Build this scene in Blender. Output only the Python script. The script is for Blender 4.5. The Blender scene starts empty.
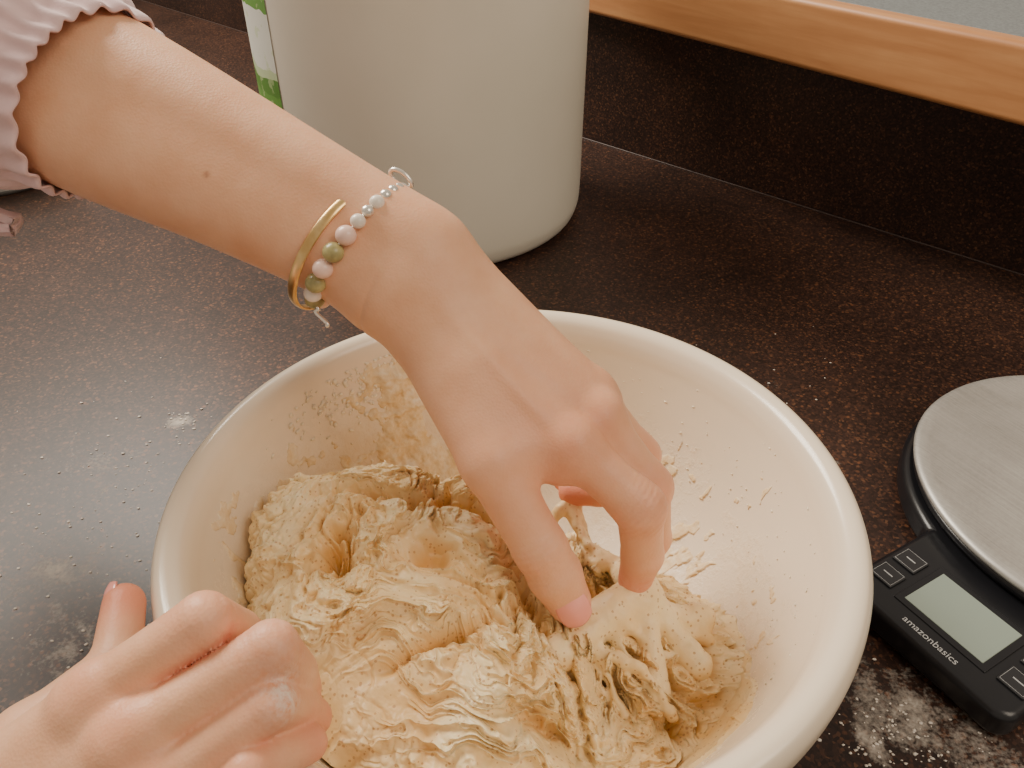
import bpy, math, random, bmesh
import numpy as np
from mathutils import Vector, Matrix
random.seed(3); rng=np.random.default_rng(5)
S=bpy.context.scene
COL=S.collection
# ------------------------------------------------------------------ camera
cam=bpy.data.cameras.new("camera"); co=bpy.data.objects.new("camera",cam); COL.objects.link(co)
co.location=(0,0,.392); co.rotation_euler=(math.radians(53),0,0); cam.lens=28.125; cam.clip_start=.01
S.camera=co
# ------------------------------------------------------------------ node helpers
def mat(name):
    m=bpy.data.materials.new(name); m.use_nodes=True
    nt=m.node_tree; b=nt.nodes["Principled BSDF"]
    return m,nt,b
def N(nt,t,**k):
    n=nt.nodes.new(t)
    for a,v in k.items():
        if a in n.inputs.keys(): n.inputs[a].default_value=v
        else: setattr(n,a,v)
    return n
def L(nt,a,b): nt.links.new(a,b)
def ramp(nt,src,stops,interp='LINEAR'):
    r=nt.nodes.new("ShaderNodeValToRGB"); e=r.color_ramp; e.interpolation=interp
    while len(e.elements)>1: e.elements.remove(e.elements[-1])
    e.elements[0].position=stops[0][0]; e.elements[0].color=(*stops[0][1],1)
    for p,c in stops[1:]:
        x=e.elements.new(p); x.color=(*c,1)
    L(nt,src,r.inputs[0]); return r.outputs[0]
def mixc(nt,f,a,b):
    m=nt.nodes.new("ShaderNodeMix"); m.data_type='RGBA'
    for i,v in ((0,f),(6,a),(7,b)):
        if hasattr(v,"is_output"): L(nt,v,m.inputs[i])
        else: m.inputs[i].default_value=v if i==0 else (*v,1)
    return m.outputs[2]
def math_(nt,op,a,b=None,clamp=False):
    m=nt.nodes.new("ShaderNodeMath"); m.operation=op; m.use_clamp=clamp
    for i,v in ((0,a),(1,b)):
        if v is None: continue
        if hasattr(v,"is_output"): L(nt,v,m.inputs[i])
        else: m.inputs[i].default_value=v
    return m.outputs[0]
def coord(nt): return nt.nodes.new("ShaderNodeTexCoord").outputs["Object"]
def noise(nt,co_,scale,detail=3,rough=.5,dist=0):
    n=N(nt,"ShaderNodeTexNoise"); n.inputs["Scale"].default_value=scale; n.inputs["Detail"].default_value=detail
    n.inputs["Roughness"].default_value=rough; n.inputs["Distortion"].default_value=dist
    L(nt,co_,n.inputs["Vector"]); return n.outputs["Fac"]
def bump(nt,b,h,strength=.3,dist=.001):
    n=nt.nodes.new("ShaderNodeBump"); n.inputs["Strength"].default_value=strength; n.inputs["Distance"].default_value=dist
    L(nt,h,n.inputs["Height"]); L(nt,n.outputs[0],b.inputs["Normal"])
def simple(name,col,rough=.5,metal=0,nscale=60,var=.08,spec=.5):
    m,nt,b=mat(name); c=coord(nt); n=noise(nt,c,nscale)
    lo=tuple(x*(1-var) for x in col); hi=tuple(min(1,x*(1+var)) for x in col)
    L(nt,ramp(nt,n,[(.3,lo),(.7,hi)]),b.inputs["Base Color"])
    b.inputs["Roughness"].default_value=rough; b.inputs["Metallic"].default_value=metal
    b.inputs["Specular IOR Level"].default_value=spec
    return m
def stone(name,flour=()):
    m,nt,b=mat(name); c=coord(nt)
    v=N(nt,"ShaderNodeTexVoronoi"); v.inputs["Scale"].default_value=560; L(nt,c,v.inputs["Vector"])
    sep=N(nt,"ShaderNodeSeparateColor"); L(nt,v.outputs["Color"],sep.inputs[0])
    base=ramp(nt,sep.outputs[0],[(0,(.024,.014,.011)),(.45,(.036,.020,.016)),(.75,(.052,.027,.020)),(.93,(.085,.039,.024)),(1,(.14,.068,.038))],'LINEAR')
    v2=N(nt,"ShaderNodeTexVoronoi"); v2.inputs["Scale"].default_value=230; L(nt,c,v2.inputs["Vector"])
    sep2=N(nt,"ShaderNodeSeparateColor"); L(nt,v2.outputs["Color"],sep2.inputs[0])
    big=ramp(nt,sep2.outputs[1],[(0,(0,0,0)),(.87,(0,0,0)),(.92,(1,1,1))])
    near=ramp(nt,v2.outputs["Distance"],[(.25,(1,1,1)),(.4,(0,0,0))])
    f=math_(nt,'MULTIPLY',big,near); f=math_(nt,'MULTIPLY',f,.7)
    colr=mixc(nt,f,base,(.19,.078,.038))
    n=noise(nt,c,7,3); blot=ramp(nt,n,[(.35,(.75,.75,.75)),(.7,(1.25,1.2,1.15))])
    mm=nt.nodes.new("ShaderNodeMix"); mm.data_type='RGBA'; mm.blend_type='MULTIPLY'; mm.inputs[0].default_value=1
    L(nt,colr,mm.inputs[6]); L(nt,blot,mm.inputs[7]); colr=mm.outputs[2]
    rough=None
    if flour:
        tot=None
        fine=noise(nt,c,420,4,.65); mid=noise(nt,c,60,4,.6,.6)
        for (x,y,sx,sy,ang,amt) in flour:
            mp=nt.nodes.new("ShaderNodeMapping"); mp.vector_type='TEXTURE'
            mp.inputs["Location"].default_value=(x,y,0); mp.inputs["Rotation"].default_value=(0,0,ang); mp.inputs["Scale"].default_value=(sx,sy,1)
            L(nt,c,mp.inputs[0])
            ln=nt.nodes.new("ShaderNodeVectorMath"); ln.operation='LENGTH'; L(nt,mp.outputs[0],ln.inputs[0])
            fo=math_(nt,'SUBTRACT',1,ln.outputs["Value"],True); fo=math_(nt,'MULTIPLY',fo,amt)
            tot=fo if tot is None else math_(nt,'MAXIMUM',tot,fo)
        s=math_(nt,'MULTIPLY',fine,.55); s2=math_(nt,'MULTIPLY',mid,.75); s=math_(nt,'ADD',s,s2); s=math_(nt,'ADD',s,tot)
        ff=math_(nt,'MULTIPLY',math_(nt,'SUBTRACT',s,.88),3,True)
        ff=math_(nt,'MULTIPLY',ff,math_(nt,'GREATER_THAN',tot,.001))
        ff=math_(nt,'MULTIPLY',ff,.75)
        colr=mixc(nt,ff,colr,(.66,.59,.51))
        rough=math_(nt,'ADD',math_(nt,'MULTIPLY',ff,.5),.35)
    L(nt,colr,b.inputs["Base Color"])
    b.inputs["Specular IOR Level"].default_value=.28
    if rough is not None: L(nt,rough,b.inputs["Roughness"])
    else: b.inputs["Roughness"].default_value=.38
    bump(nt,b,noise(nt,c,350,2),.10,.0004)
    return m
# ------------------------------------------------------------------ mesh helpers
def obj(name,verts,faces,m=None,parent=None,smooth=True):
    me=bpy.data.meshes.new(name)
    if isinstance(verts,np.ndarray) and isinstance(faces,np.ndarray):
        me.vertices.add(len(verts)); me.vertices.foreach_set("co",verts.astype(np.float32).ravel())
        k=faces.shape[1]; me.loops.add(faces.size); me.loops.foreach_set("vertex_index",faces.astype(np.int32).ravel())
        me.polygons.add(len(faces)); me.polygons.foreach_set("loop_start",np.arange(0,faces.size,k,dtype=np.int32))
        me.update(calc_edges=True); me.validate()
    else:
        me.from_pydata([tuple(v) for v in verts],[],[tuple(f) for f in faces]); me.update()
    if smooth: me.polygons.foreach_set("use_smooth",[True]*len(me.polygons))
    o=bpy.data.objects.new(name,me); COL.objects.link(o)
    if m: me.materials.append(m)
    if parent: o.parent=parent
    return o
def empty(name,loc=(0,0,0),rz=0):
    e=bpy.data.objects.new(name,None); COL.objects.link(e); e.location=loc; e.rotation_euler=(0,0,rz); e.empty_display_size=.02; return e
def box(name,lo,hi,m,parent=None,bev=0.0,mw=None):
    x0,y0,z0=lo;x1,y1,z1=hi
    v=[(x0,y0,z0),(x1,y0,z0),(x1,y1,z0),(x0,y1,z0),(x0,y0,z1),(x1,y0,z1),(x1,y1,z1),(x0,y1,z1)]
    f=[(0,3,2,1),(4,5,6,7),(0,1,5,4),(1,2,6,5),(2,3,7,6),(3,0,4,7)]
    o=obj(name,v,f,m,parent,False)
    if bev:
        b=o.modifiers.new("b",'BEVEL'); b.width=bev; b.segments=4
        for p in o.data.polygons: p.use_smooth=True
        w=o.modifiers.new("w",'WEIGHTED_NORMAL')
    if mw is not None: o.matrix_world=mw
    return o
def spin(name,prof,m,parent=None,seg=160,loc=(0,0,0)):
    prof=np.array(prof,float); n=len(prof); th=np.linspace(0,2*np.pi,seg,endpoint=False)
    V=np.stack([np.outer(np.cos(th),prof[:,0]),np.outer(np.sin(th),prof[:,0]),np.tile(prof[:,1],(seg,1))],-1).reshape(-1,3)
    i=np.arange(seg)[:,None]; j=np.arange(n-1)[None]; a=i*n+j; b=((i+1)%seg)*n+j
    F=np.stack([a,b,b+1,a+1],-1).reshape(-1,4)
    o=obj(name,V+np.array(loc),F,m,parent); return o
def catmull(pts,k):
    P=[np.array(p,float) for p in pts]; out=[]
    P=[2*P[0]-P[1]]+P+[2*P[-1]-P[-2]]
    for i in range(1,len(P)-2):
        for s in np.linspace(0,1,k,endpoint=False):
            a,b,c,d=P[i-1:i+3]
            out.append(.5*((2*b)+(-a+c)*s+(2*a-5*b+4*c-d)*s*s+(-a+3*b-3*c+d)*s**3))
    out.append(P[-2]); return out
def smoothprof(pts,k=6): return [(max(0,p[0]),*p[1:]) for p in catmull(pts,k)]
# ------------------------------------------------------------------ numpy noise
def vnoise(x,y,z,seed=0):
    xi=np.floor(x).astype(np.int64); yi=np.floor(y).astype(np.int64); zi=np.floor(z).astype(np.int64)
    xf=x-xi; yf=y-yi; zf=z-zi
    q=lambda t:t*t*t*(t*(t*6-15)+10)
    u=q(xf); v=q(yf); w=q(zf)
    def h(a,b,c):
        n=(a*374761393+b*668265263+c*1274126177+seed*974711)&0xffffffff
        n=((n^(n>>13))*1274126177)&0xffffffff; n=n^(n>>16)
        return (n&0xffff)/32767.5-1
    r=0
    for dx in (0,1):
        for dy in (0,1):
            for dz in (0,1):
                r=r+h(xi+dx,yi+dy,zi+dz)*(u if dx else 1-u)*(v if dy else 1-v)*(w if dz else 1-w)
    return r
def fbm(x,y,z,o=4,seed=0):
    r=0;a=1;t=0
    for i in range(o):
        r=r+a*vnoise(x*2**i,y*2**i,z*2**i,seed+i*7); t+=a; a*=.5
    return r/t
def thread(x,y,z,seed=0,p=4,g=1.9):   # thin raised lines over smooth ground
    return np.clip(1-np.abs(vnoise(x,y,z,seed))*g,0,1)**p
def billow(x,y,z,seed=0,e=.03):       # rounded swellings with pinched creases between
    n=vnoise(x,y,z,seed); return np.sqrt(n*n+e*e)-e
# ------------------------------------------------------------------ SDF volume + surface nets
class Vol:
    def __init__(s,lo,hi,h):
        s.lo=np.array(lo,float); s.h=h; s.n=np.ceil((np.array(hi)-s.lo)/h).astype(int)+1
        s.F=np.full(s.n,1.0,np.float32)
        s.ax=[s.lo[i]+h*np.arange(s.n[i]) for i in range(3)]
    def cap(s,a,b,ra,rb,k=.004):
        a=np.array(a,float); b=np.array(b,float); m=k+3*s.h
        lo=np.minimum(a-ra,b-rb)-m; hi=np.maximum(a+ra,b+rb)+m
        i0=np.clip(((lo-s.lo)/s.h).astype(int),0,s.n); i1=np.clip(((hi-s.lo)/s.h).astype(int)+2,0,s.n)
        if np.any(i1<=i0): return
        sl=tuple(slice(i0[i],i1[i]) for i in range(3))
        X=s.ax[0][sl[0]][:,None,None]-a[0]; Y=s.ax[1][sl[1]][None,:,None]-a[1]; Z=s.ax[2][sl[2]][None,None,:]-a[2]
        ba=b-a; L2=max(ba@ba,1e-12)
        t=np.clip((X*ba[0]+Y*ba[1]+Z*ba[2])/L2,0,1)
        d=np.sqrt((X-t*ba[0])**2+(Y-t*ba[1])**2+(Z-t*ba[2])**2)-(ra+(rb-ra)*t)
        f=s.F[sl]
        hh=np.maximum(k-np.abs(f-d),0)/k; s.F[sl]=np.minimum(f,d)-hh*hh*k*.25
    def chain(s,pts,rs,k=.004):
        for i in range(len(pts)-1): s.cap(pts[i],pts[i+1],rs[i],rs[i+1],k)
    def mesh(s):
        F=s.F; I=F<0
        c=I[:-1,:-1,:-1].astype(np.uint8)
        for dx in (0,1):
            for dy in (0,1):
                for dz in (0,1):
                    if dx+dy+dz: c=c+I[dx:I.shape[0]-1+dx,dy:I.shape[1]-1+dy,dz:I.shape[2]-1+dz]
        act=(c>0)&(c<8); idx=np.argwhere(act); M=len(idx)
        ids=np.full(act.shape,-1,np.int32); ids[act]=np.arange(M)
        cv={}
        for dx in (0,1):
            for dy in (0,1):
                for dz in (0,1): cv[(dx,dy,dz)]=F[idx[:,0]+dx,idx[:,1]+dy,idx[:,2]+dz]
        acc=np.zeros((M,3)); cnt=np.zeros(M)
        K=list(cv)
        for p in K:
            for q in K:
                if sum(abs(p[i]-q[i]) for i in range(3))==1 and p<q:
                    a=cv[p];b=cv[q]; m=(a<0)!=(b<0); t=np.where(m,a/np.where(m,a-b,1),0)
                    pp=np.array(p,float);qq=np.array(q,float)
                    acc+=m[:,None]*(pp+(qq-pp)*t[:,None]); cnt+=m
        V=s.lo+s.h*(idx+acc/cnt[:,None])
        faces=[]
        for ax in range(3):
            A=np.moveaxis(I,ax,0); e=A[:-1]!=A[1:]
            e=e[:,1:-1,1:-1]; w=np.argwhere(e); w[:,1:]+=1
            o=[1,2] if ax==0 else ([0,2] if ax==1 else [0,1])
            g=np.zeros((len(w),3),int); g[:,ax]=w[:,0]; g[:,o[0]]=w[:,1]; g[:,o[1]]=w[:,2]
            def cell(da,db):
                q=g.copy(); q[:,o[0]]-=da; q[:,o[1]]-=db; return ids[q[:,0],q[:,1],q[:,2]]
            Q=np.stack([cell(1,1),cell(0,1),cell(0,0),cell(1,0)],-1)
            ins=np.moveaxis(I,ax,0)[w[:,0],w[:,1],w[:,2]]
            flip=ins if ax!=1 else ~ins
            Q=np.where(flip[:,None],Q,Q[:,::-1]); faces.append(Q)
        Fc=np.concatenate(faces); Fc=Fc[(Fc>=0).all(1)]
        return V,Fc
def setattr_col(o,name,arr):
    at=o.data.color_attributes.new(name,'FLOAT_COLOR','POINT'); at.data.foreach_set("color",arr.astype(np.float32).ravel())
def gauss(V,c,r): 
    d=((V-np.array(c))**2).sum(1); return np.exp(-d/(r*r))
V3=lambda *a: np.array(a,float)
def unit(a): a=np.array(a,float); return a/np.linalg.norm(a)
def nrm(V,F):
    n=np.zeros_like(V); fn=np.cross(V[F[:,2]]-V[F[:,0]],V[F[:,3]]-V[F[:,1]])
    for k in range(4): np.add.at(n,F[:,k],fn)
    return n/np.maximum(np.linalg.norm(n,axis=1,keepdims=True),1e-12)
def relax(V,F,it=3,lam=.5):
    for _ in range(it):
        s=np.zeros_like(V);c_=np.zeros(len(V))
        for k in range(4):
            a=F[:,k];b_=F[:,(k+1)%4]; np.add.at(s,a,V[b_]); np.add.at(c_,a,1); np.add.at(s,b_,V[a]); np.add.at(c_,b_,1)
        V=V+lam*(s/np.maximum(c_,1)[:,None]-V)
    return V
def outward(V,F):
    n=nrm(V,F); ow=np.sign(((V-V.mean(0))*n).sum()); 
    return n*ow,(F[:,::-1].copy() if ow<0 else F)
def tube(name,paths,m,parent=None):
    cu=bpy.data.curves.new(name,'CURVE'); cu.dimensions='3D'; cu.bevel_depth=1; cu.bevel_resolution=3; cu.resolution_u=4; cu.use_fill_caps=True
    for pts,rs,cyc in paths:
        sp=cu.splines.new('POLY'); sp.points.add(len(pts)-1); sp.use_cyclic_u=cyc
        for i,p in enumerate(pts): sp.points[i].co=(*p,1); sp.points[i].radius=rs[i] if hasattr(rs,'__len__') else rs
    tmp=bpy.data.objects.new("tmp",cu); COL.objects.link(tmp)
    dg=bpy.context.evaluated_depsgraph_get(); me=bpy.data.meshes.new_from_object(tmp.evaluated_get(dg))
    bpy.data.objects.remove(tmp); o=bpy.data.objects.new(name,me); COL.objects.link(o); me.materials.clear(); me.materials.append(m)
    me.polygons.foreach_set("use_smooth",[True]*len(me.polygons))
    if parent: o.parent=parent
    return o
# ------------------------------------------------------------------ room
FL=[(.212,.230,.07,.045,-.6,.46),(.25,.185,.08,.06,.2,.42),(.183,.217,.012,.028,.3,.6),(-.254,.472,.018,.012,0,.6),(-.30,.42,.08,.06,0,.24),
    (-.2526,.277,.05,.09,.3,.30),(-.29,.33,.06,.05,.3,.32),(.22,.42,.04,.02,.9,.22),(.20,.50,.06,.03,.9,.17)]
m_counter=stone("dark_speckled_counter",FL); m_wall=stone("dark_speckled_splash")
dW=V3(-.731,.682,0); nW=V3(.682,.731,0); w0=nW*.8586
def frame(o,x,y): return Matrix(((x[0],y[0],0,o[0]),(x[1],y[1],0,o[1]),(0,0,1,o[2]),(0,0,0,1)))
MW=frame(w0,-dW,nW)
box("countertop",(-2.7,-1.15,-.04),(1.4,0,0),m_counter,bev=.002,mw=MW)
o=bpy.data.objects["countertop"]
o.data.transform(MW); o.matrix_world=Matrix.Identity(4)
box("wall_back",(-2.7,.002,-.9),(1.4,.10,.165),m_wall,mw=MW)
m_cab=simple("cabinet_wood",(.35,.2,.1),.5); box("base_cabinet",(-2.65,-1.08,-.9),(1.35,-.01,-.042),m_cab,bev=.003,mw=MW)
m_floor=simple("floor_tile",(.4,.36,.32),.5,nscale=6); box("floor",(-4,-4,-.95),(4,4,-.901),m_floor)
m_seam=simple("sealant",(.06,.035,.028),.5)
tube("trim_1",[([tuple(w0+dW*s-nW*.0005+V3(0,0,.0003)) for s in (-1.4,2.6)],.0010,False)],m_seam)
dl=unit((-.3228,.3998,0)); nl=V3(-dl[1],dl[0],0); nl=nl if nl[1]>0 else -nl
p0=V3(.4175,.6496,.1655); ML=frame(p0,-dl,nl)
m_wood,nt,b=mat("wood_edge"); c=coord(nt)
mp=nt.nodes.new("ShaderNodeMapping"); mp.inputs["Scale"].default_value=(2,24,24); L(nt,c,mp.inputs[0])
n1=noise(nt,mp.outputs[0],3,5,.6,.3)
n2=noise(nt,c,50,3)
wc=ramp(nt,n1,[(.3,(.42,.18,.065)),(.5,(.50,.23,.09)),(.7,(.58,.29,.12))])
L(nt,mixc(nt,math_(nt,'MULTIPLY',n2,.25),wc,(.34,.14,.05)),b.inputs["Base Color"]); b.inputs["Roughness"].default_value=.42
shelf=empty("raised_bar_ledge")
box("wood_edging",(-1.2,0,0),(.9,.022,.062),m_wood,shelf,.006,ML)
m_lam=simple("grey_laminate",(.17,.18,.18),.45,nscale=500,var=.25)
box("laminate_top",(-1.2,.0225,.004),(.9,.42,.061),m_lam,shelf,.001,ML)
# ------------------------------------------------------------------ canister
can=empty("flour_bin",(-.0909,.857,0))
m_can,nt,b=mat("cream_plastic"); c=coord(nt)
L(nt,ramp(nt,noise(nt,c,9,3),[(.3,(.74,.69,.57)),(.7,(.80,.75,.63))]),b.inputs["Base Color"]); b.inputs["Roughness"].default_value=.38
bump(nt,b,noise(nt,c,25,2),.05,.002)
R=.1667
spin("body",smoothprof([(0,.003),(.12,.003),(R-.02,.001),(R-.008,.005),(R-.002,.016),(R,.035),(R,.10),(R,.2),(R,.33),(R-.002,.345)],5)+[(R-.004,.345),(R-.004,.34),(0,.34)],m_can,can)
spin("lid",[(0,.362),(.13,.362),(.135,.366),(.165,.366),(.172,.362),(.1745,.352),(.1745,.330),(.1725,.326),(R+.0008,.327),(R+.0008,.347),(0,.3475)],simple("lid_plastic",(.6,.6,.52),.4),can)
m_lab,nt,b=mat("label"); c=coord(nt); sx=N(nt,"ShaderNodeSeparateXYZ"); L(nt,c,sx.inputs[0])
gz=ramp(nt,math_(nt,'ADD',sx.outputs[2],math_(nt,'MULTIPLY',noise(nt,c,30,2),.02)),[(.1,(.13,.32,.05)),(.165,(.09,.24,.03)),(.180,(.5,.6,.35)),(.19,(.7,.7,.62)),(.24,(.12,.3,.04))],'CONSTANT')
nn=noise(nt,c,90,3); L(nt,mixc(nt,math_(nt,'MULTIPLY',math_(nt,'GREATER_THAN',nn,.6),.5),gz,(.5,.6,.3)),b.inputs["Base Color"]); b.inputs["Roughness"].default_value=.4
vs=[];fs=[]
angs=np.linspace(math.radians(176),math.radians(224),24)
zs=np.linspace(.118,.32,12)
for a in angs:
    for z in zs: vs.append(((R+.0006)*math.cos(a),(R+.0006)*math.sin(a),z))
for i in range(23):
    for j in range(11): a=i*12+j; fs.append((a,a+12,a+13,a+1))
obj("label",vs,fs,m_lab,can)
jar=empty("storage_jar",(-.635,.955,0))
m_jar=simple("white_ceramic",(.6,.59,.56),.25)
spin("body",smoothprof([(0,.004),(.055,.004),(.066,.0),(.074,.006),(.08,.03),(.082,.07),(.08,.1),(.072,.115)],5)+[(.069,.115),(.069,.11),(0,.11)],m_jar,jar,96)
spin("lid",smoothprof([(0,.145),(.012,.143),(.014,.133),(.02,.128),(.06,.124),(.073,.118),(.0735,.1155)],5)+[(0,.1152)],m_jar,jar,96)
spin("foot_ring",[(.060,.0001),(.0735,.0001),(.0745,.003),(.0735,.006),(.06,.006)],simple("jar_ring",(.06,.055,.05),.4),jar,96)
# ------------------------------------------------------------------ bowl
BC=V3(0,.2745,0)
bowl=empty("mixing_bowl",tuple(BC))
KB=1.018
INNER=[(0,.010),(.04,.0105),(.07,.015),(.095,.027),(.114,.046),(.127,.068),(.136,.090),(.1415,.106),(.1435,.113)]
IR=np.array([p[0] for p in INNER])*KB; IZ=np.array([p[1] for p in INNER])
def inner_r(z): return np.interp(z,IZ,IR)
def inner_z(r): return np.interp(r,IR,IZ)
prof=smoothprof([(p[0]*KB,p[1]) for p in INNER+[(.1455,.1185),(.1485,.1232),(.1530,.1253),(.1575,.1240),(.1600,.1195),(.1603,.1130),(.1595,.1060),(.1575,.1010),(.1535,.0995),(.1500,.0975),(.1470,.0900),(.1400,.0740),(.1270,.0480),(.1120,.0270),(.0960,.0130),(.0860,.0085),(.0840,.0040),(.0820,.0006),(.0780,.0006),(.0760,.0035),(0,.0038)]],6)
m_bowl,nt,b=mat("cream_glazed_ceramic"); c=coord(nt); sx=N(nt,"ShaderNodeSeparateXYZ"); L(nt,c,sx.inputs[0])
ln=nt.nodes.new("ShaderNodeVectorMath"); ln.operation='MULTIPLY'; L(nt,c,ln.inputs[0]); ln.inputs[1].default_value=(1,1,0)
l2=nt.nodes.new("ShaderNodeVectorMath"); l2.operation='LENGTH'; L(nt,ln.outputs[0],l2.inputs[0])
rad=l2.outputs["Value"]
z=sx.outputs[2]
inside=math_(nt,'LESS_THAN',rad,math_(nt,'ADD',math_(nt,'MULTIPLY',z,.42),.1035))
hz=math_(nt,'MULTIPLY',math_(nt,'SUBTRACT',.102,z),30,True)
nA=noise(nt,c,38,5,.6,.8); nB=noise(nt,c,260,4,.7)
left=math_(nt,'MULTIPLY',sx.outputs[0],-1.0)
s=math_(nt,'ADD',math_(nt,'ADD',math_(nt,'MULTIPLY',nA,.9),math_(nt,'MULTIPLY',nB,.55)),math_(nt,'MULTIPLY',hz,.22)); s=math_(nt,'ADD',s,left)
res=math_(nt,'MULTIPLY',math_(nt,'SUBTRACT',s,.82),3,True); res=math_(nt,'MULTIPLY',res,math_(nt,'MULTIPLY',hz,inside)); 
L(nt,mixc(nt,math_(nt,'MULTIPLY',res,.65),(.84,.71,.54),(.76,.57,.35)),b.inputs["Base Color"])
L(nt,math_(nt,'ADD',math_(nt,'MULTIPLY',res,.55),.24),b.inputs["Roughness"])
b.inputs["Coat Weight"].default_value=.2; b.inputs["Coat Roughness"].default_value=.15
bump(nt,b,math_(nt,'MULTIPLY',res,math_(nt,'ADD',nB,nA)),.4,.001)
spin("bowl_body",prof,m_bowl,bowl,220)
# ------------------------------------------------------------------ dough
C=V3(-.015,.240)
bp=[(-.130,.262),(-.127,.292),(-.111,.318),(-.088,.330),(-.055,.327),(-.030,.322),(.005,.312),(.035,.310),(.062,.302),(.090,.290),(.112,.268),(.116,.235),(.104,.19),(.07,.158),(0,.140),(-.07,.155),(-.110,.190),(-.128,.23)]
ang=np.array([math.atan2(p[1]-C[1],p[0]-C[0]) for p in bp]); rr=np.array([math.hypot(p[0]-C[0],p[1]-C[1]) for p in bp])
od=np.argsort(ang); ang=ang[od]; rr=rr[od]; ang=np.r_[ang[-1]-2*np.pi,ang,ang[0]+2*np.pi]; rr=np.r_[rr[-1],rr,rr[0]]
NT,NR=1500,640
tt=np.linspace(-np.pi,np.pi,NT,endpoint=False); tau=np.linspace(0,1,NR)**.85*(math.pi/2)*1.0
Rt=np.interp(tt,ang,rr); 
kern=np.hanning(51); kern/=kern.sum(); Rt=np.convolve(np.r_[Rt[-60:],Rt,Rt[:60]],kern,'same')[60:-60]
Rt=Rt*(1+.07*fbm(np.cos(tt)*3,np.sin(tt)*3,tt*0,3,61))
T_,A_=np.meshgrid(tau,tt,indexing='ij')
sm=lambda e0,e1,x:(lambda t:t*t*(3-2*t))(np.clip((x-e0)/(e1-e0),0,1))
rho=np.sin(np.minimum(T_,math.pi/2))**.80
right_side=sm(-.1,.7,np.cos(A_))*1.0
zs_=np.clip(np.cos(T_),0,1)**(.40+.30*right_side)
Rg=Rt[None]*rho
X=C[0]+Rg*np.cos(A_); Y=C[1]+Rg*np.sin(A_)
def g2(x,y,sx,sy,a=0):
    c_,s_=math.cos(a),math.sin(a); u=(X-x)*c_+(Y-y)*s_; v=-(X-x)*s_+(Y-y)*c_
    return np.exp(-(u/sx)**2-(v/sy)**2)
top=.061+.060*sm(.060,-.025,X)+.014*g2(.065,.235,.035,.035)+.007*g2(-.085,.29,.03,.03)-.006*sm(.28,.33,Y)
floor_=inner_z(np.hypot(X-BC[0],Y-BC[1]))-.004
zf=np.where(right_side>0,.022+(np.maximum(.022,floor_)-.022)*right_side,.022)
Z=zf+np.maximum(top-zf,.002)*zs_
F=(.052,.252)
dx=X-F[0];dy=Y-F[1];r=np.hypot(dx,dy)+.004
wx=fbm(X*17,Y*17,Z*14,2,11)*.034; wy=fbm(X*17,Y*17,Z*14,2,31)*.034
ux=fbm(X*60,Y*60,Z*50,3,511)*.014; uy=fbm(X*60,Y*60,Z*50,3,531)*.014
def fl_(k,kl,fn,seed,tw=.9,m=1.0):
    rr_=np.hypot(dx+wx+ux*m,dy+wy+uy*m)+.012; l_=np.log(rr_); a_=np.arctan2(dy+wy+uy*m,dx+wx+ux*m)+tw*l_
    return fn(np.cos(a_)*k,np.sin(a_)*k,l_*kl,seed)
th3=lambda x,y,z,s:thread(x,y,z,s,3.5,2.2)
Q=(-.082,.243); qx=(X-Q[0])*1.6+wx*.5+ux*.5; qy=(Y-Q[1])+wy*.5+uy*.5; rq=np.hypot(qx,qy); aq=np.arctan2(qy,qx)
wq=np.exp(-(rq/.034)**2)
B1=billow((X+wx)*22,(Y+wy)*22,Z*18,5,.06)
B2=fl_(3.4,1.6,lambda x,y,z,s:billow(x,y,z,s,.05),13,.9,.9); B3=fl_(8,3.0,billow,23,.7)
B2=B2*(1-wq)+wq*billow(rq*70,np.cos(aq)*.8,np.sin(aq)*.8,301); B3=B3*(1-wq)+wq*billow(rq*170,np.cos(aq)*1.3,np.sin(aq)*1.3,311)
t1=fl_(12,2.2,th3,33,.8,.9); t2=fl_(26,5,th3,43,.8,.9); t0=fl_(6,1.6,th3,53,.8,.9)
t1=t1*(1-wq)+wq*th3(rq*230,np.cos(aq)*1.2,np.sin(aq)*1.2,321)
patch=np.clip(.5+2.2*fbm(X*30,Y*30,Z*30,2,91),0,1)
nearf=sm(.010,.042,r)
torn=np.clip(.65+1.8*fbm(X*24,Y*24,Z*24,2,71),0,1); torn=np.clip(torn+.6*sm(.255,.30,Y)+.5*sm(-.01,.05,X)+.4*wq,0,1.4)
smooth_=np.clip(1-.85*g2(-.076,.184,.032,.024)-.40*g2(-.036,.243,.018,.016)-.3*g2(-.11,.22,.03,.04),.12,1)
rag=billow((X+wx*2.0+ux)*55,(Y+wy*2.0+uy)*55,Z*45,77,.02); rag2=billow((X+wx*2+ux*1.5)*120,(Y+wy*2+uy*1.5)*120,Z*90,87,.02); rag3=fbm(X*230,Y*230,Z*200,3,97)
crk=thread((X+wx*1.5+ux)*42,(Y+wy*1.5+uy)*42,Z*36,177,6,2.2)
lump=fbm(X*14,Y*14,Z*14,2,8); chunk=fbm((X+ux)*75,(Y+uy)*75,Z*75,3,188)
D=.0070*lump+.0115*B1+smooth_*(.0085*B2*nearf+.0045*B3*nearf+torn*(.0070*rag+.0050*rag2+.0022*rag3+.0040*chunk-.0035*crk)+nearf*(.0042*t0+patch*(.0040*t1+.0022*t2))+.0005*rag3)-.0125
pits=.022*g2(-.082,.243,.0085,.019,.3)+.011*g2(-.036,.243,.009,.008)-.0055*(g2(-.036,.243,.018,.015)-g2(-.036,.243,.012,.010))
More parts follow.
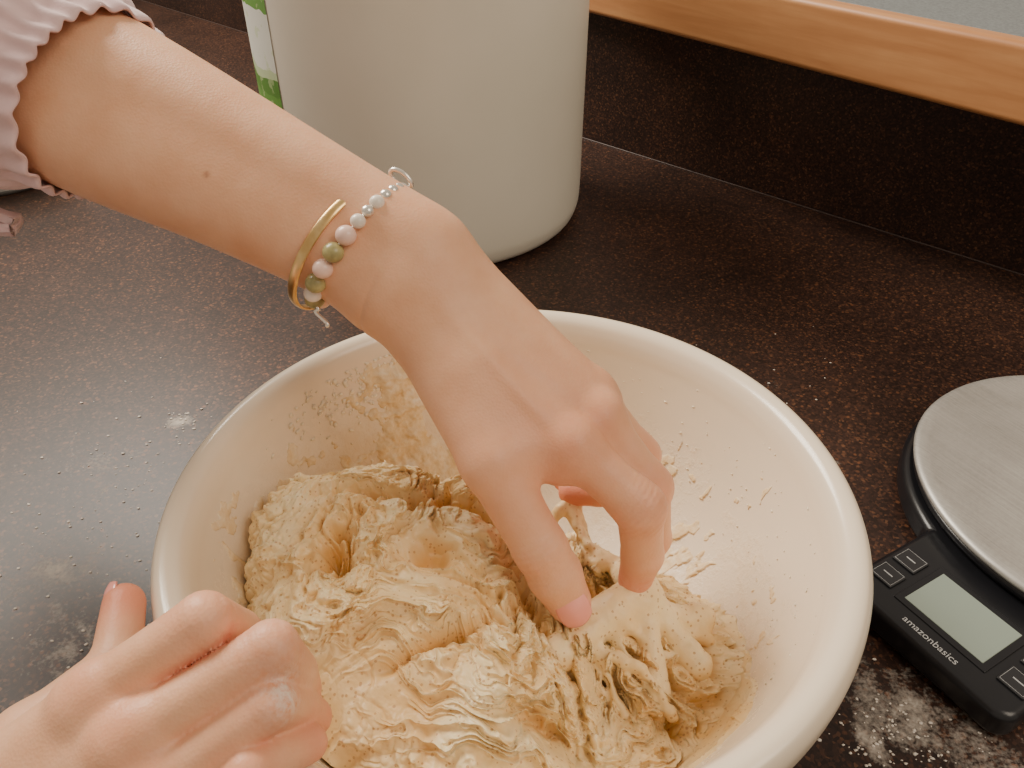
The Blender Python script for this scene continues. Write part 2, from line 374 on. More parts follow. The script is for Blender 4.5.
pits=pits+.018*g2(.045,.208,.008,.014,.5)+.020*g2(.074,.192,.015,.006,-.3)+.018*g2(.014,.176,.018,.006)+.016*g2(-.02,.272,.028,.004,-.5)+.014*g2(.014,.222,.004,.024,.6)+.014*g2(.095,.235,.004,.02,.2)+.012*g2(-.06,.280,.026,.004,-.2)+.014*g2(.060,.220,.014,.003,-.5)+.010*g2(-.03,.20,.024,.003,.5)+.012*g2(.03,.19,.003,.016,.2)
D=D-pits
w=np.sin(np.minimum(T_,math.pi/2))**3
Dd=D*(1-.35*w)
edge=np.clip(np.cos(T_)*6,0,1)
X0,Y0=X.copy(),Y.copy()
X=X+np.cos(A_)*w*Dd*edge; Y=Y+np.sin(A_)*w*Dd*edge; Z=Z+((1-w)*Dd+w*Dd*.4)*edge
sh=.8*np.clip(D+.005,0,.014); X+=(1-w)*sh*.5*(1-sm(.0,.05,X)*2); Y-=(1-w)*sh*.9
Z=np.maximum(Z,.020)
bx=X-BC[0];by=Y-BC[1];br=np.hypot(bx,by); lim=inner_r(Z)-.0012+.0035*(1-edge)*(right_side>0); f=np.minimum(1,lim/np.maximum(br,1e-6)); X=BC[0]+bx*f;Y=BC[1]+by*f
Vd=np.stack([X,Y,Z],-1).reshape(-1,3)
i=np.arange(NR-1)[:,None]; j=np.arange(NT)[None]; a=i*NT+j; b2=i*NT+(j+1)%NT
Fd=np.stack([a,a+NT,b2+NT,b2],-1).reshape(-1,4)
m_dough,nt,b=mat("bread_dough"); c=coord(nt)
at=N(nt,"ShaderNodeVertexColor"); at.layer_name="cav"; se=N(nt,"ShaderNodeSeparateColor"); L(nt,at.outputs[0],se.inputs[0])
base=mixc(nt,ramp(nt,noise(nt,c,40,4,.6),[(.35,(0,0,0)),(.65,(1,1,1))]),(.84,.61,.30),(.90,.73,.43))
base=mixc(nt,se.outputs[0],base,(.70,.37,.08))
vo=N(nt,"ShaderNodeTexVoronoi"); vo.inputs["Scale"].default_value=560; L(nt,c,vo.inputs["Vector"])
sc=N(nt,"ShaderNodeSeparateColor"); L(nt,vo.outputs["Color"],sc.inputs[0])
dots=math_(nt,'MULTIPLY',math_(nt,'GREATER_THAN',sc.outputs[0],.76),math_(nt,'LESS_THAN',vo.outputs["Distance"],.36))
base=mixc(nt,math_(nt,'MULTIPLY',dots,.6),base,(.42,.19,.06))
L(nt,base,b.inputs["Base Color"]); b.inputs["Roughness"].default_value=.42
b.inputs["Subsurface Weight"].default_value=.10; b.inputs["Subsurface Radius"].default_value=(.005,.003,.0015); b.inputs["Subsurface Scale"].default_value=.3
bump(nt,b,noise(nt,c,420,4,.6),.35,.0006)
dough=empty("bread_dough")
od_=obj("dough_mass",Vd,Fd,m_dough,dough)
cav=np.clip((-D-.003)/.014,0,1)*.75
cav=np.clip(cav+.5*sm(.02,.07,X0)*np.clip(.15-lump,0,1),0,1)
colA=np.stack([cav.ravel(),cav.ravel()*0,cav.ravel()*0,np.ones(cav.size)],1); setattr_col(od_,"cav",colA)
# sticky sheets and thin webs pulled up by the fingers (blended volume), far ends buried in the mass
vw=Vol((-.005,.165,.030),(.128,.315,.112),.00070)
def web(a,b,ra,rb,rm,sag,k=.0030,n=11,wb=.0025):
    a=V3(*a);b=V3(*b); pts=[];rs=[]; wob=rng.normal(0,wb,3)
    for t in np.linspace(0,1,n):
        pts.append(a+(b-a)*t+V3(0,0,-sag*4*t*(1-t))+wob*math.sin(t*math.pi)+rng.normal(0,.0004,3)); e=(2*t-1)
        rs.append(rm+(ra-rm)*max(0,-e)**2.4+(rb-rm)*max(0,e)**2.4)
    vw.chain(pts,rs,k)
S0=V3(.036,.230,.082); S1=V3(.062,.249,.081)
for q in range(20):
    t_=rng.uniform(.1,1)**.7; an=rng.uniform(-1.75,.25); ln_=rng.uniform(.018,.040)
    a_=S0+(S1-S0)*t_+rng.normal(0,.0018,3)
    web(a_,(a_[0]+ln_*math.cos(an),a_[1]+ln_*math.sin(an)*.9,.058+rng.uniform(-.005,.003)),.0030,.0035,rng.uniform(.0005,.0014),.001,.0026)
for (x_,y_) in ((.095,.250),(.088,.222),(.066,.208)):
    web(S1+V3(0,0,-.002),(x_,y_,.058),.0050,.007,.0032,.001,.005)
vw.chain([S0+V3(0,0,-.004),(S0+S1)/2+V3(0,0,-.006),S1+V3(0,0,-.005)],[.0072,.0080,.0085],.008)
vw.chain([V3(.032,.224,.078),V3(.022,.214,.080),V3(.008,.206,.080)],[.006,.007,.006],.008)
web(S1,(.060,.270,.066),.006,.008,.004,.001,.006)
for q in range(7):
    web((.032+q*.004,.224-q*.002,.074),(.044+q*.0045+rng.uniform(-.002,.002),.198+rng.uniform(-.004,.004),.056),.0025,.003,rng.uniform(.0004,.0008),.0005,.0025)
for q in range(5):
    web((.030+rng.uniform(-.004,.004),.300+rng.uniform(-.004,.004),.086),(.018+q*.009,.282-q*.002,.068),.003,.005,rng.uniform(.0006,.0014),.002)
Vw,Fw=vw.mesh(); Vw=relax(Vw,Fw,2,.4); nw,Fw=outward(Vw,Fw); Vw=Vw+nw*(.0006*fbm(Vw[:,0]*200,Vw[:,1]*200,Vw[:,2]*200,3,400))[:,None]
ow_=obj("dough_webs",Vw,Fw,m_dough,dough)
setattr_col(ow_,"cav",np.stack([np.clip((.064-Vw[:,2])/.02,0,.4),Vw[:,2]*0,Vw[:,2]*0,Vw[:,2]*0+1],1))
# smeared dough on the inner wall
ta=np.linspace(-math.pi,math.pi,1500,endpoint=False); zz=np.linspace(.022,.1125,200)
TA,ZZ=np.meshgrid(ta,zz,indexing='ij')
cx,cy=np.cos(TA)*.13,np.sin(TA)*.13
bl=np.exp(-((TA-math.radians(124))/.45)**2)
nf=fbm(cx*22,cy*22,ZZ*30,3,201)*1.1+thread(cx*55,cy*55,ZZ*55,222,2)*.35+fbm(cx*170,cy*170,ZZ*170,3,240)*.50
hgt=np.clip((.102-ZZ)/.03,-.5,1)
fz=nf+.36*hgt+.95*bl-.88
off=np.clip(fz,0,1.2)*.0062*(.12+.88*bl)+np.where(fz>0,.0002,-.0012)
RR_=inner_r(ZZ)-off
Vs=np.stack([BC[0]+RR_*np.cos(TA),BC[1]+RR_*np.sin(TA),ZZ],-1)
nz=len(zz); i=np.arange(len(ta))[:,None]; j=np.arange(nz-1)[None]; a=i*nz+j; b2=((i+1)%len(ta))*nz+j
Fs=np.stack([a,a+1,b2+1,b2],-1).reshape(-1,4)
keep=(fz.ravel()[Fs]>-.06).any(1); Fs=Fs[keep]
used=np.unique(Fs); mp_=np.full(Vs.reshape(-1,3).shape[0],-1); mp_[used]=np.arange(len(used))
m_smear,nt,b=mat("dried_dough_smear"); c=coord(nt)
L(nt,ramp(nt,noise(nt,c,110,4,.7),[(.35,(.74,.52,.26)),(.55,(.84,.67,.43)),(.7,(.90,.80,.63))]),b.inputs["Base Color"]); b.inputs["Roughness"].default_value=.7
bump(nt,b,noise(nt,c,500,3,.7),.4,.0006)
obj("wall_smear",Vs.reshape(-1,3)[used],mp_[Fs],m_smear,dough)
cv=[];cf=[]
bm=bmesh.new(); bmesh.ops.create_icosphere(bm,subdivisions=1,radius=1); bv=np.array([v.co[:] for v in bm.verts]); bf=np.array([[v.index for v in f.verts] for f in bm.faces]); bm.free()
cnt=0
def crumb(th,z,s):
    global cnt
    r_=inner_r(z)-s*.1; p=np.array([BC[0]+r_*math.cos(th),BC[1]+r_*math.sin(th),z])
    rd=np.array([math.cos(th),math.sin(th),0]); q=bv*(1+rng.uniform(-.4,.4,(len(bv),1)))*s*rng.uniform(.7,1.4,3)
    q=q-np.outer(q@rd,rd)*.55; cv.append(q+p); cf.append(bf+cnt*len(bv)); cnt+=1
for _ in range(300):
    th_=math.radians(rng.normal(124,13)); crumb(th_,float(np.clip(rng.normal(.099,.009),.06,.1125)),rng.uniform(.0005,.0017))
for _ in range(110):
    th_=math.radians(rng.uniform(-35,75)); crumb(th_,float(np.clip(rng.normal(.084,.014),.05,.108)),rng.uniform(.0003,.0008))
obj("crumbs",np.concatenate(cv),np.concatenate(cf),simple("dry_crumb",(.90,.80,.62),.9),dough)
# ------------------------------------------------------------------ skin
m_skin,nt,b=mat("skin"); c=coord(nt)
at=N(nt,"ShaderNodeVertexColor"); at.layer_name="tint"; se=N(nt,"ShaderNodeSeparateColor"); L(nt,at.outputs[0],se.inputs[0])
mott=ramp(nt,noise(nt,c,45,4,.6),[(.3,(.74,.385,.22)),(.7,(.81,.465,.285))])
sk=mixc(nt,se.outputs[0],mott,(.76,.19,.11))
sk=mixc(nt,math_(nt,'MULTIPLY',se.outputs[1],math_(nt,'MULTIPLY',math_(nt,'SUBTRACT',noise(nt,c,330,4,.7),.35),4,True)),sk,(.85,.78,.68))
sk=mixc(nt,se.outputs[2],sk,(.36,.14,.07))
L(nt,sk,b.inputs["Base Color"]); b.inputs["Roughness"].default_value=.46; b.inputs["Specular IOR Level"].default_value=.4
b.inputs["Subsurface Weight"].default_value=.15; b.inputs["Subsurface Radius"].default_value=(.010,.004,.002); b.inputs["Subsurface Scale"].default_value=.35
v=N(nt,"ShaderNodeTexVoronoi"); v.inputs["Scale"].default_value=850; L(nt,c,v.inputs["Vector"])
hh=math_(nt,'ADD',math_(nt,'MULTIPLY',v.outputs["Distance"],.6),noise(nt,c,120,4,.6)); bump(nt,b,hh,.22,.0007)
m_nail=simple("nail",(.84,.34,.28),.20,nscale=80,var=.05)
person=empty("person")
def nailmesh(name,c,axis,normal,w,l,parent,mat_=None):
    ax=unit(axis); n=np.array(normal,float); n=unit(n-ax*(n@ax)); s=np.cross(ax,n)
    vs=[];fs=[];nu,nv=17,15
    for layer in (0,1):
        for i in range(nu):
            for j in range(nv):
                u=-1+2*i/(nu-1); v_=-1+2*j/(nv-1)
                uu=u*math.sqrt(1-v_*v_*.30); vv=v_*math.sqrt(1-u*u*.34)
                h=-(uu*w/2)**2/(w*.95)-(vv*l/2)**2/(l*2.6)+(0 if layer==0 else -.0009)
                vs.append(np.array(c)+s*uu*w/2+ax*vv*l/2+n*h)
    for i in range(nu-1):
        for j in range(nv-1):
            a=i*nv+j; fs.append((a,a+nv,a+nv+1,a+1)); q=a+nu*nv; fs.append((q,q+1,q+nv+1,q+nv))
    K=nu*nv
    for j in range(nv-1):
        fs.append((j,j+1,j+1+K,j+K)); e=(nu-1)*nv+j; fs.append((e,e+K,e+1+K,e+1))
    for i in range(nu-1):
        a=i*nv; fs.append((a,a+K,a+nv+K,a+nv)); a=i*nv+nv-1; fs.append((a,a+nv,a+nv+K,a+K))
    return obj(name,vs,fs,mat_ or m_nail,parent)
EYE=V3(0,0,.392)
# ---- left arm and hand
A00=V3(-.36,.467,.320);A1=V3(-.2175,.3941,.2752);A2=V3(-.1311,.357,.2476);A3=V3(-.0695,.3319,.2243);W=V3(-.0439,.3174,.2117)
d=unit(A3-A2); e1=unit(V3(-.423,-.544,-.722)-d*(d@V3(-.423,-.544,-.722))); e2=np.cross(d,e1)
vol=Vol((-.30,.19,.055),(.092,.46,.345),.00120)
armp=catmull([np.r_[A00,.034,.012],np.r_[A1,.0305,.0115],np.r_[A2,.0235,.0095],np.r_[A3,.0188,.0085],np.r_[W,.0175,.0105]],7)
for sgn in (-1,1):
    vol.chain([p[:3]+e1*sgn*p[4] for p in armp],[p[3] for p in armp],.010)
LI=[V3(.0252,.262,.1614),V3(.0563,.2485,.1369),V3(.0605,.2490,.1054),V3(.0590,.2500,.0857)]
LM=[V3(.0385,.2798,.1619),V3(.0642,.2683,.1299),V3(.070,.2705,.093),V3(.0665,.2709,.0736)]
LR=[V3(.0360,.2985,.1615),V3(.064,.2981,.1229),V3(.0462,.3019,.0948),V3(.0319,.3049,.0904)]
LP=[V3(.0235,.3150,.1630),V3(.0514,.3186,.1253),V3(.0419,.3156,.0963),V3(.0288,.316,.0885)]
LT=[V3(-.0369,.2981,.1894),V3(-.0094,.2531,.1596),V3(.0122,.235,.1256),V3(.0258,.2294,.0965)]
Wr=V3(-.0490,.3080,.2030);Wu=V3(-.0352,.3278,.2189)
for q,wt in ((LI,.15),(LM,.42),(LR,.72),(LP,1.)):
    s0=Wr+(Wu-Wr)*wt
    vol.cap(s0,q[0]+e2*.002,.0155,.0113,.012)
vol.cap(W,(LM[0]+LR[0])/2+e2*.004,.016,.011,.012)
for q in (LI,LM,LR,LP): vol.cap(q[0]-e2*.0008,q[0]+(q[1]-q[0])*.12,.0116,.0106,.005)
def finger(vol,q,r,k=.003,k0=.005):
    vol.cap(q[0],q[1],r[0],r[1],k0)
    for i in (1,2): vol.cap(q[i],q[i+1],r[i],r[i+1],k)
    vol.cap(q[1],q[1]+(q[0]-q[1])*.12,r[1]*1.06,r[1]*1.02,.004)
finger(vol,LP,(.0095,.0085,.0078,.0068)); finger(vol,LR,(.0103,.0092,.0083,.0075)); finger(vol,LM,(.0106,.0097,.0086,.0076)); finger(vol,LI,(.0108,.0106,.0096,.0082))
vol.cap(LT[0],LT[1],.0155,.0128,.012); vol.cap(LT[1],LT[2],.0124,.0118,.005); vol.cap(LT[2],LT[2]+(LT[3]-LT[2])*.5,.0119,.0119,.003); vol.cap(LT[2]+(LT[3]-LT[2])*.5,LT[3],.0119,.0102,.003)
vol.cap(V3(-.018,.285,.182),V3(.004,.2625,.1610),.013,.0080,.014)
vol.cap(V3(.004,.2625,.1610),V3(.020,.258,.150),.008,.006,.010)
Vh,Fh=vol.mesh()
def crease(V,c,axis,rad,amp,wl,side=None):
    ax=unit(axis); t=(V-c)@ax; g=np.exp(-((V-c)**2).sum(1)/(rad*rad)); return -amp*g*np.clip(np.cos(t/wl*2*np.pi),0,1)**3
Vh=relax(Vh,Fh,3)
n_,Fh=outward(Vh,Fh)
disp=crease(Vh,LT[2]+(LT[3]-LT[2])*.1,LT[3]-LT[1],.0135,.0014,.0030)+crease(Vh,LI[1],LI[1]-LI[0],.0125,.0010,.0028)
def toline(V,a,b):
    ba=b-a; t=np.clip(((V-a)@ba)/(ba@ba),0,1); return np.linalg.norm(V-(a+t[:,None]*ba),axis=1),t
for q in (LI,LM,LR):
    dd,t=toline(Vh,W-e2*.014,q[0]-e2*.011); disp+=.0015*np.exp(-(dd/.004)**2)*np.sin(np.pi*np.clip(t,0,1))
tw_=(Vh-(A3+d*.022))@d; disp+=-.0006*np.exp(-(tw_/.0014)**2)*np.clip(((Vh-A3)@e1)/.02,0,1)
Vh=Vh+n_*disp[:,None]
o=obj("left_arm_and_hand",Vh,Fh,m_skin,person)
red=np.zeros(len(Vh))
for q in (LI,LM,LR,LP):
    red=np.maximum(red,.32*gauss(Vh,q[0]-e2*.01,.010)); red=np.maximum(red,.42*gauss(Vh,q[1],.014)); red=np.maximum(red,.75*gauss(Vh,q[3],.018))
red=np.maximum(red,.45*gauss(Vh,LT[3],.012)); red=np.maximum(red,.28*gauss(Vh,LT[2],.013)); red=np.maximum(red,.24*gauss(Vh,V3(.02,.26,.16),.04))
fl=np.maximum(.3*gauss(Vh,LI[3],.012),.2*gauss(Vh,LT[3],.010))
dist_=((Vh-(A2-e2*.0235+d*.006+e1*.008))**2).sum(1); im=int(np.argmin(dist_)); mole=np.clip(1.2*gauss(Vh,Vh[im],.0011),0,.6)
setattr_col(o,"tint",np.stack([red,fl,mole,np.ones(len(red))],1))
tax=LT[3]-LT[2]; tn=EYE-LT[3]; tn=unit(tn-unit(tax)*(tn@unit(tax)))
nailmesh("thumb_nail",LT[3]-unit(tax)*.0006+tn*.0117,unit(tax)-tn*.08,tn,.0155,.0175,person)
# ---- right hand
RI=[V3(-.1390,.1475,.1500),V3(-.1020,.1645,.1700),V3(-.0985,.1745,.1490),V3(-.0980,.1815,.1345)]
RM=[V3(-.1225,.1355,.1480),V3(-.0790,.1575,.1650),V3(-.0770,.1630,.1430),V3(-.0780,.168,.1245)]
RR=[V3(-.1150,.1230,.1380),V3(-.0790,.1440,.1530),V3(-.0760,.1545,.1360),V3(-.073,.160,.1190)]
RP=[V3(-.1090,.1100,.1290),V3(-.0830,.1275,.1430),V3(-.0770,.136,.1370),V3(-.070,.145,.1285)]
RT=[V3(-.190,.138,.105),V3(-.1754,.1539,.1144),V3(-.1530,.181,.1190),V3(-.1585,.2070,.1235)]
RWr=V3(-.2069,.1211,.0990);RWu=V3(-.1828,.0970,.0850)
v2=Vol((-.345,.03,.02),(-.035,.235,.195),.00105)
RW=(RWr+RWu)/2; E=V3(-.42,.075,.14)
for sgn in (-1,1):
    oo=unit(RWr-RWu)*.009*sgn; v2.cap(RW+oo,E+oo*1.5,.0185,.034,.014)
for q,wt in ((RI,1.),(RM,.7),(RR,.35),(RP,0.)):
    v2.cap(RWu+(RWr-RWu)*wt,q[0]-V3(0,0,.002),.0165,.0108,.012)
for q in (RI,RM,RR,RP): v2.cap(q[0]-V3(0,0,.0015),q[0]+(q[1]-q[0])*.1,.0110,.0104,.006)
fk=.0007
def fing2(q,r):
    v2.cap(q[0],q[0]+(q[1]-q[0])*.2,r[0],r[0],.005)
    v2.cap(q[0]+(q[1]-q[0])*.2,q[0]+(q[1]-q[0])*.6,r[0],r[0]*.93,fk)
    v2.cap(q[0]+(q[1]-q[0])*.6,q[1],r[0]*.93,r[1],fk)
    for i in (1,2): v2.cap(q[i],q[i+1],r[i],r[i+1],fk)
fing2(RI,(.0101,.0097,.0089,.0078)); fing2(RM,(.0095,.0092,.0087,.0077)); fing2(RR,(.0090,.0087,.0082,.0073)); fing2(RP,(.0085,.0080,.0076,.0068))
v2.cap(RT[0],RT[1],.016,.0125,.012); v2.cap(RT[1],RT[2],.0120,.0098,.006); v2.cap(RT[2],RT[3],.0096,.0084,.003)
Vr,Fr=v2.mesh(); Vr=relax(Vr,Fr,2)
n_,Fr=outward(Vr,Fr)
disp=sum(crease(Vr,q[1]-V3(0,0,.002),q[1]-q[0],.0105,.0006,.0025) for q in (RI,RM,RR))
Vr=Vr+n_*disp[:,None]
o=obj("right_hand",Vr,Fr,m_skin,person)
red=np.zeros(len(Vr))
for q in (RI,RM,RR,RP):
    red=np.maximum(red,.25*gauss(Vr,q[0]+V3(0,0,.01),.012)); red=np.maximum(red,.30*gauss(Vr,q[1],.014)); red=np.maximum(red,.5*gauss(Vr,q[3],.014))
for qa,qb in ((RI,RM),(RM,RR),(RR,RP)):
    dd,t=toline(Vr,(qa[0]+qb[0])/2+(qa[1]-qa[0])*.25,(qa[1]+qb[1])/2); red=np.maximum(red,.6*np.exp(-(dd/.0045)**2))
red=np.maximum(red,.8*gauss(Vr,RT[3],.014))
fl=np.maximum(.9*gauss(Vr,RR[1]+V3(.006,.002,.004),.007),.2*gauss(Vr,RM[1],.012))
setattr_col(o,"tint",np.stack([red,fl,red*0,np.ones(len(red))],1))
ra=RT[3]-RT[2]
nailmesh("thumb_nail_right",RT[3]+unit(V3(-.85,-.1,.5))*.0082+unit(ra)*.001,ra,V3(-.85,-.1,.5),.011,.012,person)
# ---- sleeves
m_cloth,nt,b=mat("pink_cotton"); c=coord(nt)
L(nt,ramp(nt,noise(nt,c,30,3),[(.3,(.70,.49,.49)),(.7,(.78,.58,.57))]),b.inputs["Base Color"]); b.inputs["Roughness"].default_value=.85
b.inputs["Sheen Weight"].default_value=.3
wv=noise(nt,c,900,2); bump(nt,b,wv,.25,.0005)
def sleeve(name,a,bdir,length,r0,r1,rx=1.0):
    ax=unit(bdir); s1=unit(np.cross(ax,V3(0,0,1))); s2=np.cross(ax,s1)
    NL,NC=220,300; s=np.linspace(0,1,NL)[:,None]; ph=np.linspace(0,2*np.pi,NC,endpoint=False)[None]
    cuff=np.exp(-(s*length/.006)**2); el=np.exp(-((s*length-.016)/.007)**2)
    r=r0+(r1-r0)*np.clip(s*2.6,0,1)**.7+.002*cuff-.0028*el
    pl=np.sin(ph*27+3*np.sin(ph*3)+2*np.sin(s*20))*(.0014*np.exp(-(s*length/.08)))+np.sin(ph*11+2+2*np.sin(s*9))*.0030*sm(.0,.2,s)*np.exp(-(s*1.3))
    cs,sn=np.cos(ph)+0*s,np.sin(ph)+0*s
    n=fbm(cs*2.2,sn*2.2,s*length*22+0*ph,3,8)*.010*np.clip(s*length/.05,0.08,1)
    n+=thread(cs*2.5+s*3,sn*2.5,s*length*26,18,2,1.6)*.006*np.clip(s*length/.05,0,1)
    r=r+pl+n
    ctr=a[None,None]+ax*(s*length)[...,None]
    V=ctr+s1*(r*cs)[...,None]+s2*(r*sn)[...,None]
    V=V.reshape(-1,3); i=np.arange(NL-1)[:,None]; j=np.arange(NC)[None]; q=i*NC+j; q2=i*NC+(j+1)%NC
    F=np.stack([q,q2,q2+NC,q+NC],-1).reshape(-1,4)
    o=obj(name,V,F,m_cloth,person); so=o.modifiers.new("s",'SOLIDIFY'); so.thickness=.0012; return o
sleeve("left_sleeve",A1+unit(A1-A00)*.027,A00-A1,.33,.0438,.070)
sleeve("right_sleeve",V3(-.30,.093,.118),E-RW,.22,.042,.060)
vs=[];fs=[];nu,nv=50,16
for i in range(nu):
    u=i/(nu-1); x=-.50+u*.248; half=.030*(1-u**3)+.0015
    for j in range(nv):
        v_=-1+2*j/(nv-1); y=.405-.03*u+.006*math.sin(v_*4+u*7); z=.212+.03*(1-u)+half*v_
        vs.append((x,y-.010*math.cos(v_*1.5)*(1-u*.6),z))
for i in range(nu-1):
    for j in range(nv-1): a=i*nv+j; fs.append((a,a+nv,a+nv+1,a+1))
o=obj("shirt_fold",vs,fs,m_cloth,person); so=o.modifiers.new("s",'SOLIDIFY'); so.thickness=.004
# ------------------------------------------------------------------ bracelets
m_gold,nt,b=mat("brushed_gold"); c=coord(nt); L(nt,ramp(nt,noise(nt,c,200,2),[(.3,(.70,.44,.17)),(.7,(.85,.60,.28))]),b.inputs["Base Color"]); b.inputs["Metallic"].default_value=1; b.inputs["Roughness"].default_value=.3
m_silver=simple("silver",(.80,.75,.67),.25,.7)
Cb=A2+(A3-A2)*.91+e1*.0068+e2*.001
bang=empty("gold_bangle")
nb=160; vs=[]; K_=14
for i in range(nb):
    p=2*math.pi*i/nb; rd=unit(e1*math.cos(p)+e2*math.sin(p)); cc=Cb+e1*.0330*math.cos(p)+e2*.0275*math.sin(p)+d*(.003*math.sin(p)-.004*math.cos(p))
    for k in range(K_):
        q=2*math.pi*k/K_; vs.append(cc+d*.0024*math.cos(q)+rd*.0009*math.sin(q))
fs=[(i*K_+k,((i+1)%nb)*K_+k,((i+1)%nb)*K_+(k+1)%K_,i*K_+(k+1)%K_) for i in range(nb) for k in range(K_)]
obj("band",vs,fs,m_gold,bang)
m_white=simple("white_stone",(.84,.74,.63),.25,nscale=150); m_pink=simple("rose_quartz",(.82,.56,.46),.25,nscale=150); m_olive=simple("olive_stone",(.38,.33,.14),.3,nscale=200,var=.3)
bb=empty("beaded_bracelet")
Cc=A3+e1*.0020+d*.001
def bead(name,lst,m):
    vv=[];ff=[]; bm=bmesh.new(); bmesh.ops.create_uvsphere(bm,u_segments=20,v_segments=12,radius=1)
    sv=np.array([v.co[:] for v in bm.verts]); sf=[[v.index for v in f.verts] for f in bm.faces]; bm.free()
    k=0
    for p,r_ in lst:
        vv.append(sv*r_*np.array([1,1,.94])+p)
        ff+= [[i+k for i in f] for f in sf]; k+=len(sv)
    obj(name,np.concatenate(vv).tolist(),ff,m,bb)
groups={'w':[],'p':[],'o':[],'s':[],'W':[]}
R1,R2=.0316,.0268
def rp(p): return Cc+e1*R1*math.cos(p)+e2*R2*math.sin(p)+d*(-.006*math.cos(p)-.002*math.sin(p))
seq=['s']*5+['W','s','W','p','o','p','o','w','o','p','o']+['o','p','w']*6
rad={'s':.0028,'W':.0034,'w':.0042,'p':.0046,'o':.0047}
p=math.pi-.15
while True:
    kx=seq.pop(0) if seq else 's'
    r_=rad[kx]; sp=math.hypot(R1*math.sin(p),R2*math.cos(p)); p+=.97*r_/sp; 
    if p>3*math.pi-.25: break
    groups[kx].append((rp(p),r_)); p+=.97*r_/sp
bead("white_beads",groups['w']+groups['W'],m_white); bead("pink_beads",groups['p'],m_pink); bead("olive_beads",groups['o'],m_olive); bead("silver_beads",groups['s'],m_silver)
tube("cord",[([tuple(rp(2*math.pi*i/90)) for i in range(90)],.0006,True)],m_silver,bb)
top_=rp(math.pi)-e1*.003
tube("charm_ring",[([tuple(top_+d*(.0055*math.cos(t)-.004)+V3(0,0,.0035*math.sin(t))-e1*.001) for t in np.linspace(0,2*math.pi,24,endpoint=False)],.0011,True)],m_silver,bb)
bot=rp(2*math.pi-.1)+e1*.002
tube("charm_tail",[([tuple(bot+e1*.004*t+d*.007*t+d*.002*math.sin(t*6)) for t in np.linspace(0,1.6,14)],.0009,False)],m_silver,bb)
# ------------------------------------------------------------------ kitchen scale
sc_=empty("kitchen_scale",(.25,.277,0),math.radians(-60))
m_blk=simple("black_plastic",(.010,.010,.012),.28); m_blk2=simple("black_soft",(.018,.018,.02),.5)
CY=.161
def outline(R_,w_,y0,rc,cy=CY):
    pts=[]
    yi=cy-math.sqrt(R_*R_-w_*w_); a0=math.atan2(yi-cy,w_)
    for t in np.linspace(a0,math.pi-a0,120): pts.append((R_*math.cos(t),cy+R_*math.sin(t)))
    for t in np.linspace(math.pi,1.5*math.pi,10): pts.append((-w_+rc+rc*math.cos(t),y0+rc+rc*math.sin(t)))
    for t in np.linspace(1.5*math.pi,2*math.pi,10): pts.append((w_-rc+rc*math.cos(t),y0+rc+rc*math.sin(t)))
    return pts
def prism(name,pts,z0,z1,m,bev,parent):
    n=len(pts); v=[(x,y,z0) for x,y in pts]+[(x,y,z1) for x,y in pts]
    f=[tuple(range(n))[::-1],tuple(range(n,2*n))]+[(i,(i+1)%n,n+(i+1)%n,n+i) for i in range(n)]
    o=obj(name,v,f,m,parent,False); b_=o.modifiers.new("b",'BEVEL'); b_.width=bev; b_.segments=4; b_.limit_method='ANGLE'; b_.angle_limit=.8
    for p_ in o.data.polygons: p_.use_smooth=True
    o.modifiers.new("w",'WEIGHTED_NORMAL'); return o
prism("body",outline(.1315,.053,-.037,.010),.003,.0215,m_blk,.005,sc_)
spin("platform_carrier",[(0,.022),(.120,.022),(.125,.0235),(.1265,.0265),(.1265,.030),(0,.030)],m_blk,sc_,128,(0,CY,0))
m_st,nt,b=mat("brushed_steel_floured"); c=coord(nt)
mp=nt.nodes.new("ShaderNodeMapping"); mp.inputs["Scale"].default_value=(4,300,1); L(nt,c,mp.inputs[0])
br_=noise(nt,mp.outputs[0],3,3); fl__=math_(nt,'MULTIPLY',math_(nt,'SUBTRACT',math_(nt,'ADD',math_(nt,'MULTIPLY',noise(nt,c,12,4,.6,.2),.8),math_(nt,'MULTIPLY',noise(nt,c,420,3,.75),.45)),.50),1.8,True)
L(nt,mixc(nt,math_(nt,'MULTIPLY',fl__,.45),ramp(nt,br_,[(.3,(.42,.40,.37)),(.7,(.52,.50,.46))]),(.64,.61,.55)),b.inputs["Base Color"])
L(nt,math_(nt,'SUBTRACT',.65,math_(nt,'MULTIPLY',fl__,.4)),b.inputs["Metallic"]); b.inputs["Roughness"].default_value=.48
spin("platform",[(0,.0303),(.124,.0303),(.1275,.0315),(.1280,.0335),(.1270,.0352),(.1245,.0360),(.119,.0362),(.1175,.0358),(0,.0358)],m_st,sc_,160,(0,CY,0))
box("display_bezel",(-.0285,-.0215,.0212),(.0285,.0205,.0222),m_blk,sc_,.0008)
m_lcd=simple("lcd",(.27,.32,.27),.18,nscale=12,var=.06); box("display",(-.0245,-.0175,.0214),(.0245,.0165,.0226),m_lcd,sc_,.0004)
m_pr=simple("print_white",(.45,.45,.45),.5)
for xc in (-.0405,.0405):
    for yc in (-.012,.008):
        box("button",(xc-.0075,yc-.007,.0212),(xc+.0075,yc+.007,.0229),m_blk2,sc_,.0008)
        fr=[(xc-.0065,yc-.006,.0230),(xc+.0065,yc-.006,.0230),(xc+.0065,yc+.006,.0230),(xc-.0065,yc+.006,.0230)]
        tube("button_outline",[(fr,.00013,True)],m_pr,sc_)
        tube("button_mark",[([(xc-.003,yc,.0230),(xc+.003,yc,.0230)],.0004,False)],m_pr,sc_)
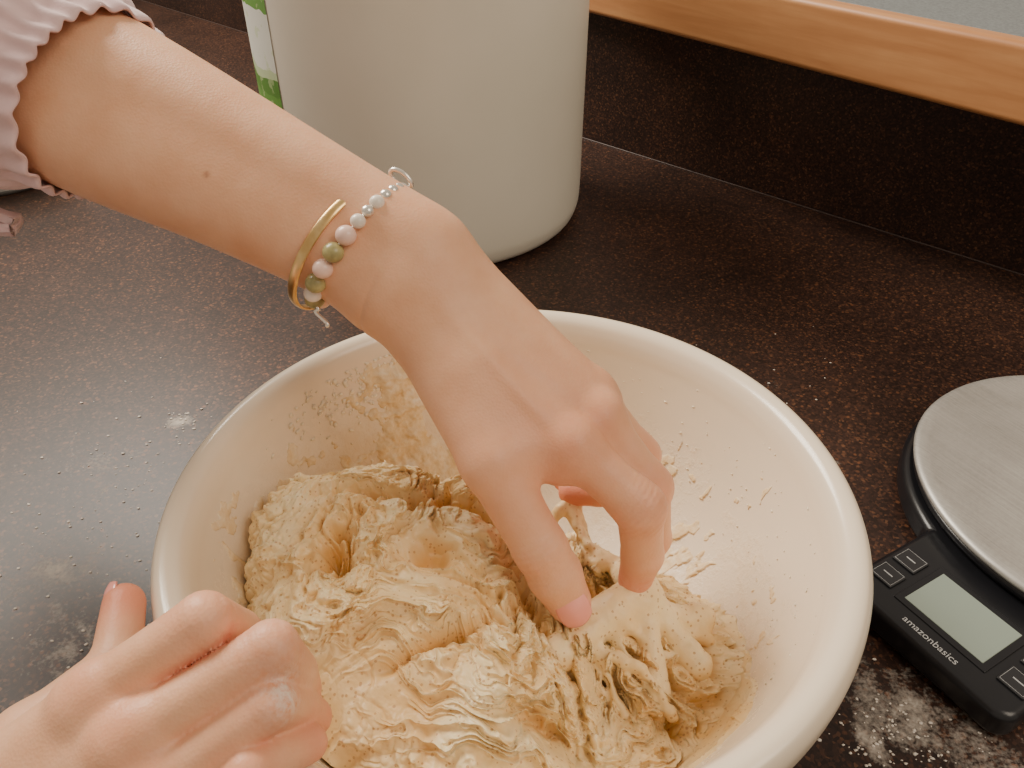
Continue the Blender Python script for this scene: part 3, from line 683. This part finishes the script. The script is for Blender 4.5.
def text(s,x,y,size,name):
    cu=bpy.data.curves.new(name,'FONT'); cu.body=s; cu.size=size; cu.extrude=.0001; cu.align_x='CENTER'
    t=bpy.data.objects.new(name,cu); COL.objects.link(t); dg=bpy.context.evaluated_depsgraph_get(); me=bpy.data.meshes.new_from_object(t.evaluated_get(dg)); bpy.data.objects.remove(t)
    o=bpy.data.objects.new(name,me); COL.objects.link(o); me.materials.clear(); me.materials.append(m_pr); o.parent=sc_; o.location=(x,y,.0217)
text("amazonbasics",.001,-.0305,.0062,"logo_print")
for x,y in ((-.09,.1),(.09,.1),(-.07,.26),(.07,.26),(-.04,-.02),(.04,-.02)): spin("foot",[(0,0),(.006,0),(.007,.001),(.007,.004),(0,.004)],m_blk2,sc_,24,(x,y,0))
# ------------------------------------------------------------------ loose flour specks on the counter
cv=[];cf=[];k=0
for (x,y,sx_,sy_,n__) in ((-.27,.30,.05,.09,150),(-.254,.472,.010,.007,35),(-.28,.40,.04,.06,60),(.195,.215,.02,.02,110),(.20,.20,.03,.03,90),(.22,.50,.05,.05,20),(-.1,.5,.15,.06,15)):
    for _ in range(n__):
        px,py=rng.normal(x,sx_),rng.normal(y,sy_)
        if math.hypot(px,py-.2745)<.10 or (px-.25)*.866+(py-.277)*.5>-.045 and math.hypot(px-.389,py-.357)<.20: continue
        s_=rng.uniform(.0003,.0010)
        q=bv*(1+rng.uniform(-.4,.4,(len(bv),1)))*s_*np.array([1.3,1,.35]); q=q-[0,0,q[:,2].min()]+[px,py,0]
        cv.append(q); cf.append(bf+k*len(bv)); k+=1
obj("flour_specks",np.concatenate(cv),np.concatenate(cf),simple("flour",(.75,.68,.6),.9))
# ------------------------------------------------------------------ light
w_=bpy.data.worlds.new("world"); S.world=w_; w_.use_nodes=True; bg=w_.node_tree.nodes["Background"]; bg.inputs[0].default_value=(1,.86,.70,1); bg.inputs[1].default_value=.48
def area(name,loc,target,sx_,sy_,e,col):
    l=bpy.data.lights.new(name,'AREA'); l.shape='RECTANGLE'; l.size=sx_; l.size_y=sy_; l.energy=e; l.color=col
    o=bpy.data.objects.new(name,l); COL.objects.link(o); o.location=loc; o.rotation_euler=(Vector(target)-Vector(loc)).to_track_quat('-Z','Y').to_euler()
area("window_light",(-1.0,1.30,1.40),(0,.3,.05),.9,.8,58,(1,.92,.80))
area("fill_light",(1.1,-.4,1.6),(0,.3,.05),1.0,1.0,16,(1,.86,.70))  # soft fill added from front right to brighten, not a lamp of the kitchen
